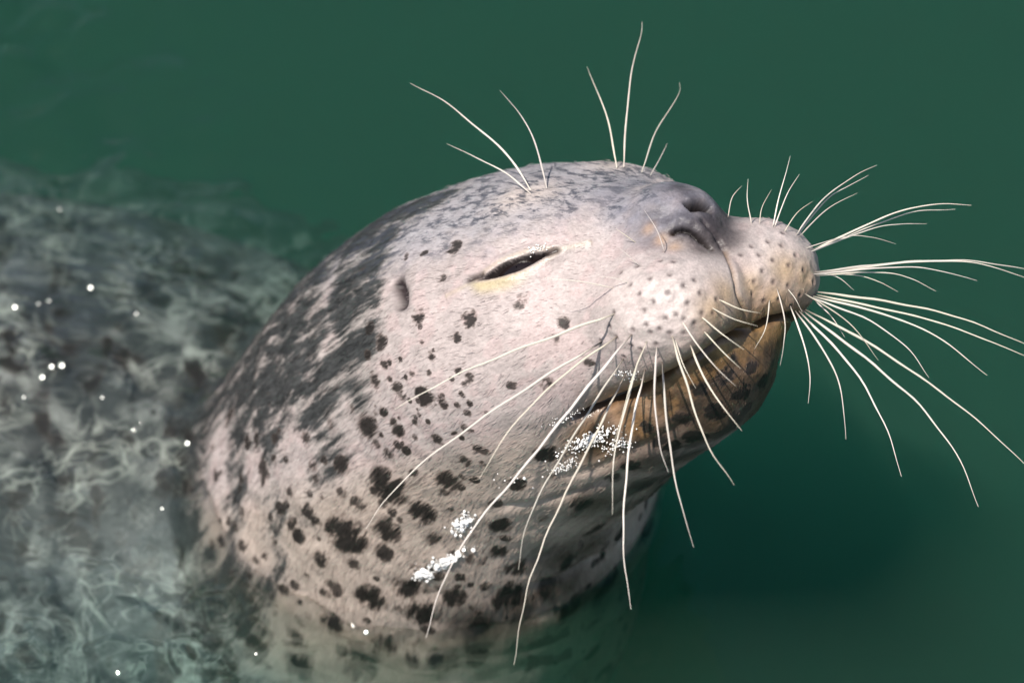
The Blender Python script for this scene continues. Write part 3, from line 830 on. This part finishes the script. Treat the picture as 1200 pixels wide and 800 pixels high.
CN = grad(core); core = core + CN * (displacement(core.astype(np.float32))[:, None] + 2.4)
for c, nn in zip(core, CN):
    nn = .06 * nn + GL + rng.normal(0, .05, 3); nn /= np.linalg.norm(nn)
    bead(c, nn, rng.uniform(1.8, 3.8) if c[1] < -160 else rng.uniform(1.2, 2.4), .08)
for c, nn in zip(BP, BN):
    nn = .25 * nn + GL + rng.normal(0, .15, 3); nn /= np.linalg.norm(nn)
    bead(c, nn, rng.uniform(.45, 1.1) if c[1] > -160 else (rng.uniform(.5, 1.2) if rng.random() < .8 else rng.uniform(1.2, 2.4)))
if bm_v:
    me = bpy.data.meshes.new('glint_droplets')
    me.from_pydata([tuple(p) for p in to_world(np.array(bm_v))], [], [tuple(dict.fromkeys(f)) for f in bm_f])
    me.polygons.foreach_set('use_smooth', np.ones(len(me.polygons), bool)); me.materials.append(drop_mat)
    dr = bpy.data.objects.new('glint_droplets', me); scene.collection.objects.link(dr)
    dr['kind'] = 'stuff'; dr['label'] = 'flat water beads added and tilted to make sun glints on the wet throat and lips'; dr['category'] = 'glint droplets'

# ------------------------------------------------------------------ the water
def water_point(px, py):
    """where the line of sight through a photograph position meets the water level"""
    o = np.array([0, 0, D]); t = unproj(px, py, 0) - o
    k = (WATER - (o[1] * CP + o[2] * SP)) / (t[1] * CP + t[2] * SP)
    return o + t * k
n0 = len(bm_v); bm_v2, bm_f2 = [], []
keep = (bm_v, bm_f); bm_v, bm_f = bm_v2, bm_f2
for (x, y, r) in [(17, 364, 2.6), (49, 446, 2.6), (60, 434, 2.4), (72, 432, 2.8), (106, 341, 2.2), (219, 524, 2.4), (429, 745, 2.2), (57, 357, 1.2), (45, 360, 1.0), (160, 372, 1.0), (28, 470, 1.1), (190, 600, 1.0), (120, 470, .9), (70, 250, .9), (300, 770, 1.0)]:
    c = water_point(x, y) + np.array([0, CP, SP]) * 7.0
    nn = GL + rng.normal(0, .02, 3); nn /= np.linalg.norm(nn)
    bead(c, nn, r * 1.6, .05)  # flat facet added to stand for a sun glint, turned to flash at the camera
glint_mat, nt, bs = material('glint_film')
bs.inputs['Base Color'].default_value = (.10, .14, .12, 1); bs.inputs['Roughness'].default_value = .2; bs.inputs['IOR'].default_value = 1.6
me = bpy.data.meshes.new('glint_facets')
me.from_pydata([tuple(p) for p in to_world(np.array(bm_v2))], [], [tuple(dict.fromkeys(f)) for f in bm_f2])
me.polygons.foreach_set('use_smooth', np.ones(len(me.polygons), bool)); me.materials.append(glint_mat)
bb = bpy.data.objects.new('glint_facets', me); scene.collection.objects.link(bb)
bb['kind'] = 'stuff'; bb['label'] = 'tiny facets added as sun glints on the rippled water over the back'; bb['category'] = 'glint_facets'
wx = axis([(-40, -2, 8, .25), (-2, -.42, .25, .0024), (-.42, .34, .0024, .0024), (.34, 2, .0024, .25), (2, 40, .25, 8)])
wy = axis([(-40, -2, 8, .25), (-2, -.16, .25, .0024), (-.16, .44, .0024, .0024), (.44, 2.2, .0024, .25), (2.2, 60, .25, 8)])
GX, GY = np.meshgrid(wx, wy, indexing='ij')
def gnoise(x, y, seed):
    """smooth two-dimensional gradient noise, about -0.5 .. 0.5"""
    xi = np.floor(x).astype(np.int64); yi = np.floor(y).astype(np.int64); fx = x - xi; fy = y - yi
    u = fx ** 3 * (fx * (fx * 6 - 15) + 10); v = fy ** 3 * (fy * (fy * 6 - 15) + 10)
    def g(dx, dy):
        n = (xi + dx) * 374761393 + (yi + dy) * 668265263 + seed * 1274126177
        n = (n ^ (n >> 13)) * 1274126177 & 0x7fffffff; n = n ^ (n >> 16)
        a = (n & 0xffff) / 65536.0 * 2 * np.pi
        return np.cos(a) * (fx - dx) + np.sin(a) * (fy - dy)
    return (g(0, 0) * (1 - u) + g(1, 0) * u) * (1 - v) + (g(0, 1) * (1 - u) + g(1, 1) * u) * v
def n2(fx, fy, sc, seed, oct=2):
    a = seed * 1.7; X = (fx * math.cos(a) - fy * math.sin(a)) / sc; Y = (fx * math.sin(a) + fy * math.cos(a)) / sc
    t = gnoise(X, Y, seed)
    if oct > 1: t = t + .5 * gnoise(X * 1.93 + 5, Y * 1.93, seed + 9)
    return t
nc = to_world(unproj(430, 520, -600))
calm = smooth(.03, -.08, GX + .35 * GY) * smooth(.62, .25, np.abs(GY - .10))
ring = np.exp(-((np.hypot(GX - nc[0], GY - nc[1]) - .10) / .05) ** 2)
calm = np.clip(calm + .25 * ring, 0, 1)
fade = smooth(1.6, .5, np.hypot(GX, GY - .15))
Z = fade * ((.0007 + .0070 * calm) * n2(GX, GY, .030, 71) + (.00003 + .0026 * calm) * n2(GX, GY, .013, 72, 1)) + .0016 * fade * n2(GX, GY, .09, 73, 1)
# the water clings to the coat and sends out small rings
gi = np.nonzero((np.abs(GX) < .5).ravel() & (np.abs(GY - .12) < .45).ravel())[0]
gx, gy = GX.ravel()[gi] / S, GY.ravel()[gi] / S
cp_ = np.stack([gx, gy * SP + WATER * CP, -gy * CP + WATER * SP], 1).astype(np.float32)
dd = np.concatenate([sdf_base(cp_[k:k + 100000]) for k in range(0, len(cp_), 100000)]) * S
add = np.where(dd > -.004, .0022 * np.exp(-np.maximum(dd, 0) / .0035) + .0005 * np.cos(dd * 2 * np.pi / .013) * np.exp(-np.maximum(dd, 0) / .022), .0022)
Zf = Z.ravel().copy(); Zf[gi] += add; Z = Zf.reshape(Z.shape)
nxw, nyw = GX.shape
WV = np.stack([GX, GY, Z], -1).reshape(-1, 3)
i, j = np.meshgrid(np.arange(nxw - 1), np.arange(nyw - 1), indexing='ij'); b = (i * nyw + j).ravel()
WF = np.stack([b, b + nyw, b + nyw + 1, b + 1], 1)
# closed below: rim down to the bed
per = np.concatenate([np.arange(nxw) * nyw, (nxw - 1) * nyw + np.arange(1, nyw), (np.arange(nxw - 2, -1, -1)) * nyw + nyw - 1, np.arange(nyw - 2, 0, -1)])
low_v = WV[per].copy(); low_v[:, 2] = -2.5
nb = len(WV); WVa = np.concatenate([WV, low_v])
m_ = len(per); k_ = np.arange(m_)
side = np.stack([per[k_], nb + k_, nb + (k_ + 1) % m_, per[(k_ + 1) % m_]], 1)[:, ::-1]
me = bpy.data.meshes.new('water')
faces = WF.tolist() + [f[::-1] for f in side.tolist()] + [list(range(nb + m_ - 1, nb - 1, -1))]
me.from_pydata(WVa.tolist(), [], faces)
import bmesh
bm = bmesh.new(); bm.from_mesh(me); bmesh.ops.recalc_face_normals(bm, faces=bm.faces); bm.to_mesh(me); bm.free()
me.polygons.foreach_set('use_smooth', np.ones(len(me.polygons), bool))
water = bpy.data.objects.new('water', me); scene.collection.objects.link(water); water['kind'] = 'structure'
wmat = bpy.data.materials.new('sea_water'); wmat.use_nodes = True; nt = wmat.node_tree; nt.nodes.remove(nt.nodes['Principled BSDF']); out = nt.nodes['Material Output']
fr = node(nt, 'ShaderNodeFresnel'); fr.inputs['IOR'].default_value = 1.333
gl = node(nt, 'ShaderNodeBsdfGlossy'); gl.inputs['Roughness'].default_value = .03
rf = node(nt, 'ShaderNodeBsdfRefraction'); rf.inputs['IOR'].default_value = 1.333; rf.inputs['Roughness'].default_value = 0
tr = node(nt, 'ShaderNodeBsdfTransparent')
m1 = node(nt, 'ShaderNodeMixShader'); m1.inputs[0].default_value = .55
nt.links.new(rf.outputs[0], m1.inputs[1]); nt.links.new(tr.outputs[0], m1.inputs[2])
m2_ = node(nt, 'ShaderNodeMixShader'); nt.links.new(fr.outputs[0], m2_.inputs[0]); nt.links.new(m1.outputs[0], m2_.inputs[1]); nt.links.new(gl.outputs[0], m2_.inputs[2])
nt.links.new(m2_.outputs[0], out.inputs['Surface'])
sc_ = node(nt, 'ShaderNodeVolumeScatter'); sc_.inputs['Color'].default_value = (.37, .65, .45, 1); sc_.inputs['Density'].default_value = 1.12
ab = node(nt, 'ShaderNodeVolumeAbsorption'); ab.inputs['Color'].default_value = (.0, .62, .58, 1); ab.inputs['Density'].default_value = 4.0
ad = node(nt, 'ShaderNodeAddShader'); nt.links.new(sc_.outputs[0], ad.inputs[0]); nt.links.new(ab.outputs[0], ad.inputs[1]); nt.links.new(ad.outputs[0], out.inputs['Volume'])
me.materials.append(wmat)
